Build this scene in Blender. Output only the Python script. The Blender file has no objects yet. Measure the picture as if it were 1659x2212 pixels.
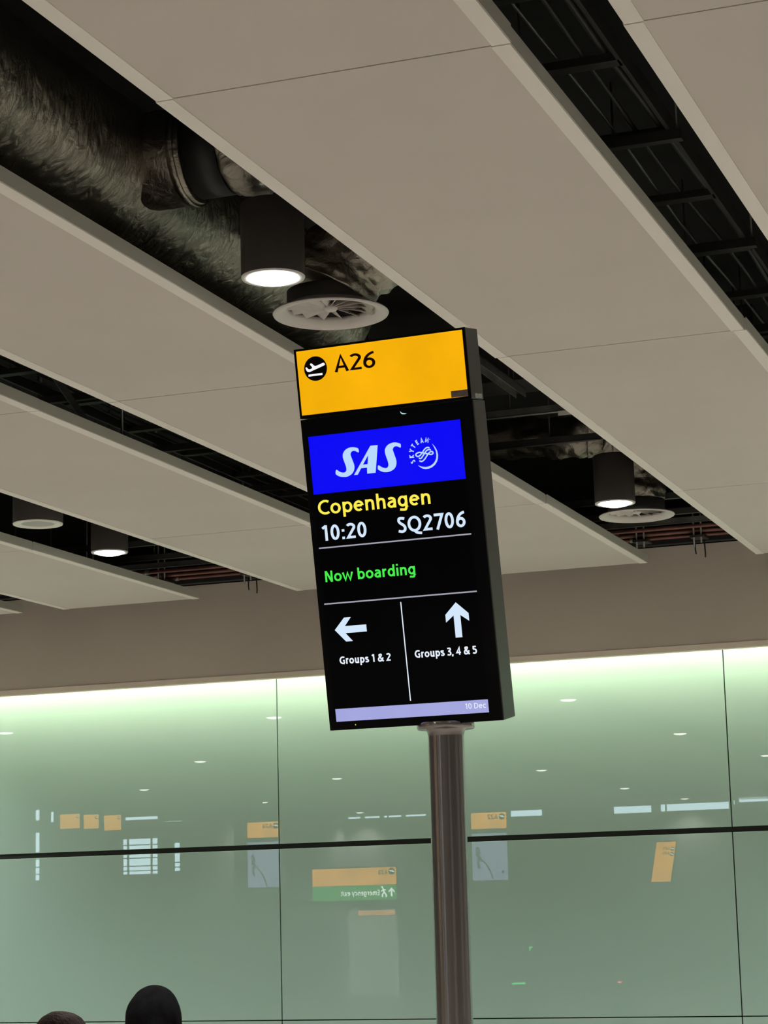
import bpy, bmesh, math, random
from mathutils import Vector, Matrix, noise

random.seed(7)
scene = bpy.context.scene
COL = scene.collection
EYE = 1.9                                   # camera height above the floor

# ------------------------------------------------------------------ camera
cam_data = bpy.data.cameras.new('camera')
cam_data.sensor_fit = 'VERTICAL'
cam_data.sensor_height = 24.0
cam_data.sensor_width = 18.0
cam_data.lens = 4733.27 / 2212 * 24.0
cam_data.clip_start = 0.05
cam_data.clip_end = 300
cam = bpy.data.objects.new('camera', cam_data)
COL.objects.link(cam)
yaw, pitch, roll = -0.3492056, 0.181370, -0.0260306
fw = Vector((math.sin(yaw) * math.cos(pitch), math.cos(yaw) * math.cos(pitch), math.sin(pitch)))
rt = Vector((math.cos(yaw), -math.sin(yaw), 0))
upv = rt.cross(fw)
r2 = math.cos(roll) * rt + math.sin(roll) * upv
u2 = -math.sin(roll) * rt + math.cos(roll) * upv
cam.matrix_world = Matrix(((r2.x, u2.x, -fw.x, 0), (r2.y, u2.y, -fw.y, 0), (r2.z, u2.z, -fw.z, EYE), (0, 0, 0, 1)))
scene.camera = cam

# ------------------------------------------------------------------ sky and exposure
world = bpy.data.worlds.new('overcast_sky')
scene.world = world
world.use_nodes = True
bg = world.node_tree.nodes['Background']
bg.inputs[0].default_value = (0.74, 0.89, 1.0, 1)
bg.inputs[1].default_value = 9.0
scene.view_settings.view_transform = 'Standard'
scene.view_settings.look = 'None'
scene.view_settings.gamma = 1
scene.view_settings.use_curve_mapping = False
scene.view_settings.exposure = 0.0

LAMP_W = 390.0          # watts of one ceiling downlight
COVE_W = 300.0          # watts of the strip lamp behind the bulkhead, whole run
LAMP_COL = (1.0, 0.95, 0.89)
COVE_COL = (1.0, 0.93, 0.68)

# ------------------------------------------------------------------ materials
def mat(name, color, rough=0.5, metal=0.0, spec=0.5, vary=0.0, scale=6.0, bump=0.0, bump_scale=80.0, emit=0.0, ior=None, stretch=None, coat=0.0):
    m = bpy.data.materials.new(name)
    m.use_nodes = True
    nt = m.node_tree
    b = nt.nodes['Principled BSDF']
    b.inputs['Base Color'].default_value = (*color, 1)
    b.inputs['Roughness'].default_value = rough
    b.inputs['Metallic'].default_value = metal
    b.inputs['Specular IOR Level'].default_value = spec
    b.inputs['Coat Weight'].default_value = coat
    if ior: b.inputs['IOR'].default_value = ior
    if emit:
        b.inputs['Emission Color'].default_value = (*color, 1)
        b.inputs['Emission Strength'].default_value = emit
    tc = nt.nodes.new('ShaderNodeTexCoord')
    src = tc.outputs['Object']
    if stretch:
        mp = nt.nodes.new('ShaderNodeMapping')
        mp.inputs['Scale'].default_value = stretch
        nt.links.new(src, mp.inputs[0]); src = mp.outputs[0]
    if vary:
        n = nt.nodes.new('ShaderNodeTexNoise')
        n.inputs['Scale'].default_value = scale
        n.inputs['Detail'].default_value = 4
        nt.links.new(src, n.inputs[0])
        r = nt.nodes.new('ShaderNodeValToRGB')
        lo = [max(0, c * (1 - vary)) for c in color]; hi = [min(1, c * (1 + vary)) for c in color]
        r.color_ramp.elements[0].position = 0.3; r.color_ramp.elements[1].position = 0.7
        r.color_ramp.elements[0].color = (*lo, 1); r.color_ramp.elements[1].color = (*hi, 1)
        nt.links.new(n.outputs[0], r.inputs[0])
        nt.links.new(r.outputs[0], b.inputs['Base Color'])
        if emit: nt.links.new(r.outputs[0], b.inputs['Emission Color'])
    if bump:
        n2 = nt.nodes.new('ShaderNodeTexNoise')
        n2.inputs['Scale'].default_value = bump_scale
        n2.inputs['Detail'].default_value = 5
        nt.links.new(src, n2.inputs[0])
        bp = nt.nodes.new('ShaderNodeBump')
        bp.inputs['Strength'].default_value = bump
        bp.inputs['Distance'].default_value = 0.01
        nt.links.new(n2.outputs[0], bp.inputs['Height'])
        nt.links.new(bp.outputs[0], b.inputs['Normal'])
    return m

M = {}
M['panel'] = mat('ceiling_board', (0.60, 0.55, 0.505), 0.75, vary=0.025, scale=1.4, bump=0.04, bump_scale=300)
M['edge'] = mat('panel_edge_lit', (0.80, 0.755, 0.70), 0.55, vary=0.02, scale=2)  # board paint made paler: light catching the angled edge put into colour
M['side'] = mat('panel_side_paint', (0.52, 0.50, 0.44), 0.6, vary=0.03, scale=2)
M['void'] = mat('soffit_black_paint', (0.012, 0.012, 0.012), 0.9, vary=0.3, scale=3)
M['dark_metal'] = mat('dark_painted_steel', (0.035, 0.034, 0.032), 0.55, vary=0.2, scale=8)
M['strut_steel'] = mat('galvanised_strut', (0.22, 0.22, 0.21), 0.45, 0.7, vary=0.2, scale=12)
M['copper'] = mat('aged_copper_pipe', (0.17, 0.075, 0.06), 0.45, 0.5, vary=0.25, scale=9)
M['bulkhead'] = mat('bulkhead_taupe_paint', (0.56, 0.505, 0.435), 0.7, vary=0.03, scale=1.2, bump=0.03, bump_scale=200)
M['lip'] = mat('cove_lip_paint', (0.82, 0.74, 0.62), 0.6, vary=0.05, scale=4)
M['wall'] = mat('hall_wall_paint', (0.30, 0.31, 0.30), 0.8, vary=0.04, scale=1.0)
M['backing'] = mat('black_joint_backing', (0.008, 0.012, 0.009), 0.8, vary=0.2)
M['glass'] = mat('back_painted_green_glass', (0.355, 0.535, 0.475), 0.006, ior=1.62, vary=0.012, scale=0.5)
M['floor'] = mat('polished_terrazzo', (0.50, 0.47, 0.43), 0.35, vary=0.08, scale=30)
M['lamp_body'] = mat('lamp_dark_grey', (0.08, 0.072, 0.068), 0.42, vary=0.06, scale=5)
M['lamp_rim'] = mat('lamp_rim_grey', (0.55, 0.54, 0.52), 0.4, vary=0.03)
M['lens'] = mat('lamp_lens_lit', (1.0, 0.98, 0.95), 0.4, emit=11)
M['vent_paint'] = mat('diffuser_grey_white', (0.56, 0.53, 0.50), 0.45, vary=0.04, scale=5)
M['vent_dark'] = mat('diffuser_plenum_dark', (0.05, 0.047, 0.045), 0.6, vary=0.1)
M['speaker_grille'] = mat('speaker_grille_grey', (0.42, 0.43, 0.40), 0.6, vary=0.15, scale=400)
M['speaker_ring'] = mat('speaker_ring_white', (0.80, 0.80, 0.72), 0.45, vary=0.02)
M['speaker_body'] = mat('speaker_grey_body', (0.10, 0.095, 0.09), 0.45, vary=0.05)
M['tape'] = mat('black_duct_tape', (0.02, 0.02, 0.02), 0.5, vary=0.2)
M['housing'] = mat('sign_housing_dark_grey', (0.034, 0.036, 0.030), 0.34, spec=0.5, vary=0.05, scale=8)
M['bezel'] = mat('sign_front_gloss_black', (0.004, 0.004, 0.005), 0.12, spec=0.06, vary=0.2)
M['screen'] = mat('screen_black_glass', (0.002, 0.002, 0.003), 0.08, spec=0.05, vary=0.2)
M['steel'] = mat('brushed_stainless', (0.32, 0.30, 0.29), 0.22, 1.0, vary=0.10, scale=60, stretch=(1, 1, 0.02))
_nt = M['steel'].node_tree; _b = _nt.nodes['Principled BSDF']
_b.inputs['Anisotropic'].default_value = 0.88; _b.inputs['Anisotropic Rotation'].default_value = 0.25
_tg = _nt.nodes.new('ShaderNodeTangent'); _tg.direction_type = 'RADIAL'; _tg.axis = 'Z'
_nt.links.new(_tg.outputs[0], _b.inputs['Tangent'])
M['sticker'] = mat('grey_label_sticker', (0.14, 0.10, 0.10), 0.6, vary=0.3, scale=120)
M['silver_label'] = mat('silver_label', (0.45, 0.45, 0.43), 0.4, vary=0.4, scale=150)
M['icon_black'] = mat('print_black', (0.004, 0.002, 0.002), 0.5, spec=0.08, vary=0.1)
M['print_dark'] = mat('print_dark_brown', (0.022, 0.003, 0.001), 0.5, spec=0.08, vary=0.1)

def glow(name, color, strength=1.0, vary=0.0, scale=3.0, rough=0.3):
    m = bpy.data.materials.new(name); m.use_nodes = True
    nt = m.node_tree; b = nt.nodes['Principled BSDF']
    b.inputs['Base Color'].default_value = (0.01, 0.01, 0.01, 1)
    b.inputs['Roughness'].default_value = rough
    b.inputs['Specular IOR Level'].default_value = 0.1
    b.inputs['Emission Color'].default_value = (*color, 1)
    b.inputs['Emission Strength'].default_value = strength
    if vary:
        tc = nt.nodes.new('ShaderNodeTexCoord'); n = nt.nodes.new('ShaderNodeTexNoise')
        n.inputs['Scale'].default_value = scale; n.inputs['Detail'].default_value = 3
        r = nt.nodes.new('ShaderNodeValToRGB')
        r.color_ramp.elements[0].position = 0.3; r.color_ramp.elements[1].position = 0.7
        r.color_ramp.elements[0].color = (*[c * (1 - vary) for c in color], 1)
        r.color_ramp.elements[1].color = (*color, 1)
        nt.links.new(tc.outputs['Object'], n.inputs[0]); nt.links.new(n.outputs[0], r.inputs[0])
        nt.links.new(r.outputs[0], b.inputs['Emission Color'])
    return m

M['yellow'] = glow('backlit_yellow', (1.0, 0.47, 0.0), 1.0, vary=0.16, scale=5)
M['white_print'] = glow('backlit_white', (0.93, 0.93, 0.96), 1.0)
M['blue'] = glow('screen_blue', (0.0, 0.0, 0.92), 1.0)
M['pale_blue'] = glow('screen_pale_blue', (0.48, 0.69, 0.98), 1.0)
M['ice'] = glow('screen_ice_white', (0.66, 0.80, 0.96), 1.0)
M['lemon'] = glow('screen_lemon', (1.0, 0.84, 0.08), 1.0)
M['green_txt'] = glow('screen_green', (0.06, 0.84, 0.07), 1.0)
M['rule'] = glow('screen_rule_grey', (0.36, 0.37, 0.44), 1.0)
M['white_txt'] = glow('screen_white', (0.80, 0.86, 0.96), 1.0)
M['lilac'] = glow('screen_lilac', (0.38, 0.40, 0.76), 1.0, vary=0.06, scale=12)
M['led_yellow'] = glow('led_yellow', (0.9, 0.8, 0.1), 1.0)
M['glow_cyan'] = glow('glow_cyan', (0.55, 0.9, 0.9), 1.0)
M['hall_orange'] = glow('hall_sign_orange', (1.0, 0.42, 0.03), 6.5, vary=0.3, scale=2.5)
M['hall_green'] = glow('hall_sign_green', (0.02, 0.42, 0.06), 4.0)
M['hall_white'] = glow('hall_sign_white', (0.9, 1.0, 0.95), 8.0)
M['hall_map'] = glow('hall_screen_map', (0.55, 0.62, 1.0), 2.6, vary=0.1, scale=3)
M['hall_map_ink'] = glow('hall_screen_ink', (0.2, 0.3, 0.5), 1.0)
M['hall_grey_txt'] = glow('hall_screen_text', (0.6, 0.7, 0.7), 1.2)
M['hall_warm'] = glow('hall_warm_lamp', (1.0, 0.72, 0.45), 9.0)
M['hall_peach'] = glow('hall_peach_sign', (1.0, 0.45, 0.2), 4.5, vary=0.4, scale=6)
M['hall_led_green'] = glow('hall_led_green', (0.05, 1.0, 0.25), 6.0)
M['hall_led_red'] = glow('hall_led_red', (1.0, 0.08, 0.12), 7.0)
M['hall_room'] = mat('lit_lounge_wall', (0.75, 0.70, 0.62), 0.8, vary=0.05, scale=2)
M['cove_lamp'] = glow('cove_strip_lit', (1.0, 0.96, 0.85), 4.0)
M['skin'] = mat('skin', (0.45, 0.27, 0.20), 0.55, vary=0.05, scale=15)
M['hair'] = mat('dark_brown_hair', (0.030, 0.014, 0.012), 0.65, spec=0.15, vary=0.5, scale=40, bump=0.5, bump_scale=120, stretch=(1, 1, 0.25))
M['black_cloth'] = mat('black_cloth', (0.008, 0.008, 0.009), 0.9, spec=0.05, vary=0.3, scale=25, bump=0.15, bump_scale=150)
M['navy_cloth'] = mat('dark_blue_cloth', (0.015, 0.02, 0.035), 0.9, spec=0.05, vary=0.25, scale=25)
M['grey_cloth'] = mat('charcoal_cloth', (0.03, 0.03, 0.032), 0.9, spec=0.05, vary=0.25, scale=25)
M['shoe'] = mat('black_shoe_leather', (0.012, 0.011, 0.01), 0.45, vary=0.2)
M['eye'] = mat('eye_white', (0.7, 0.7, 0.68), 0.2, vary=0.02)

def foil_material():
    m = bpy.data.materials.new('crinkled_foil'); m.use_nodes = True
    nt = m.node_tree; b = nt.nodes['Principled BSDF']
    b.inputs['Base Color'].default_value = (0.37, 0.345, 0.29, 1)
    b.inputs['Metallic'].default_value = 1.0
    b.inputs['Roughness'].default_value = 0.33
    tc = nt.nodes.new('ShaderNodeTexCoord')
    mp = nt.nodes.new('ShaderNodeMapping'); mp.inputs['Scale'].default_value = (1.0, 1.6, 1.0)
    nt.links.new(tc.outputs['Object'], mp.inputs[0])
    n1 = nt.nodes.new('ShaderNodeTexNoise'); n1.inputs['Scale'].default_value = 9; n1.inputs['Detail'].default_value = 10; n1.inputs['Roughness'].default_value = 0.62; n1.inputs['Distortion'].default_value = 1.0
    v = nt.nodes.new('ShaderNodeTexVoronoi'); v.inputs['Scale'].default_value = 14; v.feature = 'DISTANCE_TO_EDGE'; v.inputs['Randomness'].default_value = 1.0
    nt.links.new(mp.outputs[0], n1.inputs[0]); nt.links.new(mp.outputs[0], v.inputs[0])
    ad = nt.nodes.new('ShaderNodeMath'); ad.operation = 'MULTIPLY_ADD'; ad.inputs[1].default_value = 0.45
    nt.links.new(v.outputs[0], ad.inputs[0]); nt.links.new(n1.outputs[0], ad.inputs[2])
    bp = nt.nodes.new('ShaderNodeBump'); bp.inputs['Strength'].default_value = 0.5; bp.inputs['Distance'].default_value = 0.03
    nt.links.new(ad.outputs[0], bp.inputs['Height']); nt.links.new(bp.outputs[0], b.inputs['Normal'])
    return m
M['foil'] = foil_material()

def pane_material():
    m = bpy.data.materials.new('window_glass'); m.use_nodes = True
    nt = m.node_tree; nt.nodes.clear()
    o = nt.nodes.new('ShaderNodeOutputMaterial'); mx = nt.nodes.new('ShaderNodeMixShader')
    t = nt.nodes.new('ShaderNodeBsdfTransparent'); g = nt.nodes.new('ShaderNodeBsdfGlossy')
    g.inputs['Roughness'].default_value = 0.05
    t.inputs[0].default_value = (0.92, 0.97, 0.97, 1)
    lw = nt.nodes.new('ShaderNodeLayerWeight'); lw.inputs[0].default_value = 0.1
    nt.links.new(lw.outputs['Fresnel'], mx.inputs[0]); nt.links.new(t.outputs[0], mx.inputs[1]); nt.links.new(g.outputs[0], mx.inputs[2])
    nt.links.new(mx.outputs[0], o.inputs[0])
    return m
M['pane'] = pane_material()

# ------------------------------------------------------------------ mesh helpers
class MB:
    """collects shapes, links them as one mesh object"""
    def __init__(s): s.v = []; s.f = []; s.sm = []
    def add(s, vs, fs, smooth=False):
        k = len(s.v); s.v += [tuple(p) for p in vs]
        s.f += [tuple(i + k for i in f) for f in fs]; s.sm += [smooth] * len(fs)
        return s
    def box(s, x0, x1, y0, y1, z0, z1):
        vs = [(x, y, z) for z in (z0, z1) for y in (y0, y1) for x in (x0, x1)]
        return s.add(vs, [(0, 2, 3, 1), (4, 5, 7, 6), (0, 1, 5, 4), (2, 6, 7, 3), (0, 4, 6, 2), (1, 3, 7, 5)])
    def bar(s, a, b, w, h=None):
        a, b = Vector(a), Vector(b); h = h or w
        d = (b - a).normalized(); up = Vector((0, 0, 1)) if abs(d.z) < .95 else Vector((0, 1, 0))
        sx = d.cross(up).normalized(); sz = sx.cross(d)
        vs = [p + sx * i * w / 2 + sz * j * h / 2 for p in (a, b) for i, j in ((-1, -1), (1, -1), (1, 1), (-1, 1))]
        return s.add(vs, [(0, 3, 2, 1), (4, 5, 6, 7), (0, 1, 5, 4), (1, 2, 6, 5), (2, 3, 7, 6), (3, 0, 4, 7)])
    def lathe(s, prof, c=(0, 0, 0), n=40, close=False):
        vs = []; fs = []; k = len(prof)
        for i in range(n):
            a = 2 * math.pi * i / n
            for r, z in prof: vs.append((c[0] + r * math.cos(a), c[1] + r * math.sin(a), c[2] + z))
        for i in range(n):
            j = (i + 1) % n
            for q in range(k if close else k - 1):
                q2 = (q + 1) % k
                fs.append((i * k + q, j * k + q, j * k + q2, i * k + q2))
        return s.add(vs, fs, True)
    def disc(s, c, r, n=40):
        return s.add([(c[0] + r * math.cos(2 * math.pi * i / n), c[1] + r * math.sin(2 * math.pi * i / n), c[2]) for i in range(n)], [tuple(range(n - 1, -1, -1))])
    def tube(s, pts, r, n=12, caps=True, wob=None):
        pts = [Vector(p) for p in pts]; rings = []
        t0 = (pts[1] - pts[0]).normalized()
        ref = Vector((0, 0, 1)) if abs(t0.z) < .9 else Vector((1, 0, 0))
        sx = t0.cross(ref).normalized()
        for i, p in enumerate(pts):
            t = (pts[min(i + 1, len(pts) - 1)] - pts[max(i - 1, 0)]).normalized()
            sx = (sx - t * sx.dot(t)).normalized(); sy = t.cross(sx)
            rr = r[i] if isinstance(r, (list, tuple)) else r
            ring = []
            for k in range(n):
                a = 2 * math.pi * k / n
                d = sx * math.cos(a) + sy * math.sin(a)
                q = p + d * rr
                if wob: q = p + d * (rr + wob(q, i, a))
                ring.append(q)
            rings.append(ring)
        vs = [q for ring in rings for q in ring]; fs = []
        for i in range(len(pts) - 1):
            for k in range(n):
                k2 = (k + 1) % n
                fs.append((i * n + k, i * n + k2, (i + 1) * n + k2, (i + 1) * n + k))
        s.add(vs, fs, True)
        if caps:
            m = len(s.v) - len(vs)
            s.f += [tuple(m + k for k in range(n - 1, -1, -1)), tuple(m + (len(pts) - 1) * n + k for k in range(n))]
            s.sm += [False, False]
        return s
    def build(s, name, material, parent=None, origin=(0, 0, 0), kind=None):
        me = bpy.data.meshes.new(name)
        o0 = Vector(origin)
        me.from_pydata([tuple(Vector(p) - o0) for p in s.v], [], s.f)
        me.polygons.foreach_set('use_smooth', s.sm)
        me.materials.append(material)
        me.update()
        o = bpy.data.objects.new(name, me); COL.objects.link(o)
        if parent is not None: o.parent = parent
        else: o.location = o0
        if kind: o['kind'] = kind
        return o

def empty(name, loc, label=None, cat=None, group=None, kind=None):
    o = bpy.data.objects.new(name, None); COL.objects.link(o)
    o.location = loc; o.empty_display_size = 0.1
    tag(o, label, cat, group, kind)
    return o

def tag(o, label=None, cat=None, group=None, kind=None):
    if label: o['label'] = label
    if cat: o['category'] = cat
    if group: o['group'] = group
    if kind: o['kind'] = kind
    return o

def dup(root, loc, label=None, group=None):
    r = root.copy(); COL.objects.link(r); r.location = loc
    if label: r['label'] = label
    if group: r['group'] = group
    for ch in list(root.children):
        c = ch.copy(); COL.objects.link(c); c.parent = r
        for g in list(ch.children):
            d = g.copy(); COL.objects.link(d); d.parent = c
    return r

def bevel(o, w=0.004, seg=2):
    m = o.modifiers.new('bevel', 'BEVEL'); m.width = w; m.segments = seg; m.limit_method = 'ANGLE'
    return o

# ------------------------------------------------------------------ the room
PB = EYE + 2.5            # underside of the ceiling boards
TOP = PB + 1.25           # black soffit above the service void
BULK_Y = 16.15
GL_Y = 16.55
X0, X1, Y0, Y1 = -27.0, 9.0, -20.2, GL_Y + 0.45

floor = MB().box(X0, X1, Y0, Y1, -0.2, 0.0).build('floor', M['floor'], kind='structure')
ceiling = MB().box(X0, X1, -10.05, Y1, TOP, TOP + 0.2).box(-22.5, X1, -19.05, -10.05, TOP, TOP + 0.2).build('ceiling', M['void'], kind='structure')

# boards of the ceiling: (x left, x right, far end of strip)
PT = 0.057
def panel(xl, xr, y0, y1, first=None):
    w = 0.058
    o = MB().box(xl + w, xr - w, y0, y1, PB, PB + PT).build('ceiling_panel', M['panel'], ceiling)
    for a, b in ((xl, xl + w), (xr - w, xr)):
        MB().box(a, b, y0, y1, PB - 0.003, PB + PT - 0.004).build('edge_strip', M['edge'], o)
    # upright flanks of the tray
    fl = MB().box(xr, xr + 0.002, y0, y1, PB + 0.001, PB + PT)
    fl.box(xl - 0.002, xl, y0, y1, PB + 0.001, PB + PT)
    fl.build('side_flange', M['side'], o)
    return o
JY = [-20.1, -15.9, -12.3, -8.7, -5.1, -1.4, 2.2, 5.84, 9.37, 13.0, 15.68]
strips = [(-1.351, -0.17), (-2.842, -1.690), (-4.832, -3.655), (-6.445, -5.22), (-8.507, -7.29), (-10.33, -8.88),
          (-12.95, -11.75), (-14.35, -13.25), (-16.95, -15.7), (-18.6, -17.25), (-21.4, -20.15), (-22.9, -21.7),
          (0.75, 1.9), (2.2, 3.35), (4.3, 5.45), (5.75, 6.9), (7.8, 8.95)]
for xl, xr in strips:
    for i in range(len(JY) - 1):
        if xr < -20.2 and JY[i] < -8.8: continue
        dx = random.uniform(-0.006, 0.006)
        panel(xl + dx, xr + dx + random.uniform(-.003, .003), JY[i] + 0.004, JY[i + 1] - 0.004)

# bulkhead, cove lip, cove lamp
ub = MB().box(X0, X1, BULK_Y, BULK_Y + 0.03, EYE + 1.925, EYE + 2.685)
ub.box(X0, X1, BULK_Y + 0.03, BULK_Y + 0.10, EYE + 2.655, EYE + 2.685)
wall_upper = ub.build('wall_upper', M['bulkhead'], kind='structure')
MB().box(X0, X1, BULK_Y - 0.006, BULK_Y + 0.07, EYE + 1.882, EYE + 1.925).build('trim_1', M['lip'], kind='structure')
cove = empty('cove_light', (-5.0, BULK_Y + 0.17, EYE + 2.1), 'long strip lamp hidden behind the taupe bulkhead, washing the green glass', 'light')
MB().box(X0 + 5.0, X1 + 5.0, -0.05, 0.05, 0.005, 0.06).build('lamp_rail', M['dark_metal'], cove)
MB().box(X0 + 5.0, X1 + 5.0, -0.02, 0.02, 0.0, 0.004).build('diffuser', M['cove_lamp'], cove)
for i in range(3):
    ld = bpy.data.lights.new('cove_lamp', 'AREA'); ld.shape = 'RECTANGLE'; ld.size = 12.0; ld.size_y = 0.05
    ld.energy = COVE_W / 3; ld.color = COVE_COL
    lo = bpy.data.objects.new('cove_lamp', ld); COL.objects.link(lo); lo.parent = cove
    lo.location = (-16 + 12 * i, 0, -0.004)
# roof over the cove
MB().box(X0, X1, BULK_Y + 0.10, GL_Y + 0.1, EYE + 2.655, EYE + 2.685).build('trim_2', M['void'], kind='structure')

MB().box(X0, X1, GL_Y + 0.1, Y1, EYE + 2.655, TOP).build('wall_void', M['void'], kind='structure')
# green glass wall, panel by panel
wall_front = MB().box(X0, X1, GL_Y + 0.03, GL_Y + 0.08, 0.0, EYE + 2.655).build('wall_front', M['backing'], kind='structure')
rows = [(0.02, EYE - 0.819), (EYE - 0.811, EYE + 0.539), (EYE + 0.580, EYE + 2.62)]
PW = 3.703
for k in range(-4, 4):
    xa = -7.005 + PW * k + 0.0045; xb = xa + PW - 0.009
    for za, zb in rows:
        bevel(MB().box(max(xa, X0), min(xb, X1), GL_Y, GL_Y + 0.028, za, zb).build('glass_panel', M['glass'], wall_front), 0.002, 1)
MB().box(X0, X1, GL_Y + 0.012, GL_Y + 0.028, EYE + 0.5395, EYE + 0.5795).build('joint_channel', M['backing'], wall_front)

# side and rear walls with their windows
MB().box(X1, X1 + 0.2, Y0, Y1, 0, TOP).build('wall_right', M['wall'], kind='structure')
MB().box(X0 - 0.2, X0, -10.05, Y1, 0, TOP).build('wall_left', M['wall'], kind='structure')

def wall_with_openings(name, y, thick, xa, xb, zt, ops, bars):
    """ops: list of (x0,x1,z0,z1); builds the wall around them and a window in each group"""
    mb = MB(); xs = sorted({xa, xb, *[o[0] for o in ops], *[o[1] for o in ops]})
    for a, b in zip(xs[:-1], xs[1:]):
        hs = sorted([(o[2], o[3]) for o in ops if o[0] <= a + 1e-6 and o[1] >= b - 1e-6])
        z = 0.0
        for h0, h1 in hs:
            if h0 > z: mb.box(a, b, y - thick, y, z, h0)
            z = h1
        if z < zt: mb.box(a, b, y - thick, y, z, zt)
    w = mb.build(name, M['wall'], kind='structure')
    return w

win_no = [0]
def window(x0, x1, z0, z1, y, mull_x=(), mull_z=(), rails=()):
    win_no[0] += 1
    fr = MB(); t = 0.018
    fr.box(x0, x1, y - .06, y - .02, z0, z0 + t).box(x0, x1, y - .06, y - .02, z1 - t, z1)
    fr.box(x0, x0 + t, y - .06, y - .02, z0, z1).box(x1 - t, x1, y - .06, y - .02, z0, z1)
    f = fr.build('window_%d' % win_no[0], M['dark_metal'], kind='structure')
    for m in mull_x: MB().box(m - .012, m + .012, y - .07, y - .015, z0, z1).build('mullion', M['dark_metal'], f)
    for m in mull_z: MB().box(x0, x1, y - .07, y - .015, m - .010, m + .010).build('transom', M['dark_metal'], f)
    MB().box(x0 + t, x1 - t, y - .044, y - .038, z0 + t, z1 - t).build('pane', M['pane'], f)

# far rear wall (y = -18.9) with a clerestory band
BK = -18.9
band = [(-21.91, -21.62), (-21.52, -20.73), (-20.66, -20.22), (-20.16, -19.77), (-19.71, -19.25), (-19.19, -18.68), (-18.61, -18.02), (-17.95, -17.10),
        (-17.0, -16.97), (-16.94, -16.80), (-15.89, -15.02), (-13.26, -12.29), (-12.10, -10.41), (-10.33, -10.27), (-10.2, -8.9)]
zb = [(4.26, 4.34)] * 8 + [(4.22, 4.30)] * 2 + [(4.15, 4.33)] + [(4.12, 4.32), (4.13, 4.33), (4.22, 4.36), (4.27, 4.42)]
ops = [(a, b, z0, z1) for (a, b), (z0, z1) in zip(band, zb)]
door_op = (-20.75, -18.86, 0.0, 2.02)
wall_with_openings('wall_back', BK, 0.15, -22.5, X1, TOP, ops + [door_op], None)
for a, b, z0, z1 in ops: window(a, b, z0, z1, BK)
# lit lounge behind the doorway
lb = MB().box(-21.2, -18.4, BK - 1.25, BK - 1.15, 0, 2.4)
lb.build('wall_lounge', M['hall_room'], kind='structure')
MB().box(-21.2, -18.4, BK - 1.15, BK - .15, 2.1, 2.14).build('trim_3', M['hall_room'], kind='structure')
lp = empty('lounge_lamp', (-19.9, BK - .65, 2.08), 'flat ceiling lamp in the lounge doorway at the back of the hall, seen mirrored', 'light')
MB().box(-.5, .5, -.12, .12, 0, .02).build('lamp_tray', M['lamp_rim'], lp)
MB().box(-.48, .48, -.10, .10, -.006, 0).build('diffuser', M['hall_white'], lp)
# nearer rear wall on the left (y = -9.9)
NR = -9.9
ops2 = [(-24.08, -23.9, 4.10, 4.37), (-23.70, -23.55, 4.05, 4.31), (-24.08, -23.9, 2.80, 3.87), (-23.71, -23.64, 3.49, 3.85),
        (-21.87, -21.02, 4.02, 4.12), (-20.97, -20.94, 4.0, 4.06), (-20.92, -20.46, 3.955, 4.0),
        (-21.93, -21.03, 2.86, 3.65), (-20.97, -20.90, 2.88, 3.60), (-20.70, -20.50, 2.90, 3.53)]
wall_with_openings('wall_recess', NR, 0.15, X0, -20.3, TOP, ops2, None)
MB().box(-20.3, -20.15, BK, NR - .0, 0, TOP).build('wall_return', M['wall'], kind='structure')
for i, (a, b, z0, z1) in enumerate(ops2):
    mx = mz = ()
    if i == 2: mz = (3.42, 3.28, 3.1, 2.95)
    if i == 7: mx = (-21.76, -21.2); mz = (3.50, 3.22, 3.05, 2.95)
    if i in (8, 9): mz = (3.3, 3.1, 3.0)
    window(a, b, z0, z1, NR, mx, mz)

# ------------------------------------------------------------------ ceiling lamps
def make_downlight():
    t = empty('ceiling_downlight', (0, 0, 0), 'x', 'light')
    r = 0.128
    MB().lathe([(0.02, 0.31), (r - .006, 0.31), (r, 0.304), (r, 0.006)]).build('lamp_body', M['lamp_body'], t)
    MB().lathe([(r, 0.006), (r - .003, 0.0), (r - .022, 0.001), (r - .026, 0.012), (r - .026, 0.02)]).build('rim', M['lamp_rim'], t)
    MB().lathe([(r - .0255, .010), (r - .03, .002), (r - .045, -.008), (r - .075, -.016), (0, -.019)]).build('lens', M['lens'], t)
    MB().tube([(0, 0, .308), (0, 0, TOP - PB + .0)], .006, 8).build('hanger_rod', M['dark_metal'], t)
    ld = bpy.data.lights.new('lamp_beam', 'SPOT'); ld.energy = LAMP_W; ld.color = LAMP_COL
    ld.spot_size = math.radians(125); ld.spot_blend = 0.7; ld.shadow_soft_size = 0.09
    lo = bpy.data.objects.new('lamp_beam', ld); COL.objects.link(lo); lo.parent = t; lo.location = (0, 0, -0.03)
    return t
dl = make_downlight()
dl.location = (-3.272, 7.766, PB)
dl['label'] = 'large lit cylindrical downlight hanging above the gate sign, beside the swirl vent'
dup(dl, (-3.272, 13.24, PB), 'lit cylindrical downlight right of the gate sign, above the far swirl vent')
dup(dl, (-6.895, 13.375, PB), 'lit cylindrical downlight on the left, beside the round ceiling speaker')
GR = 'downlights mirrored in the green glass'
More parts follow.
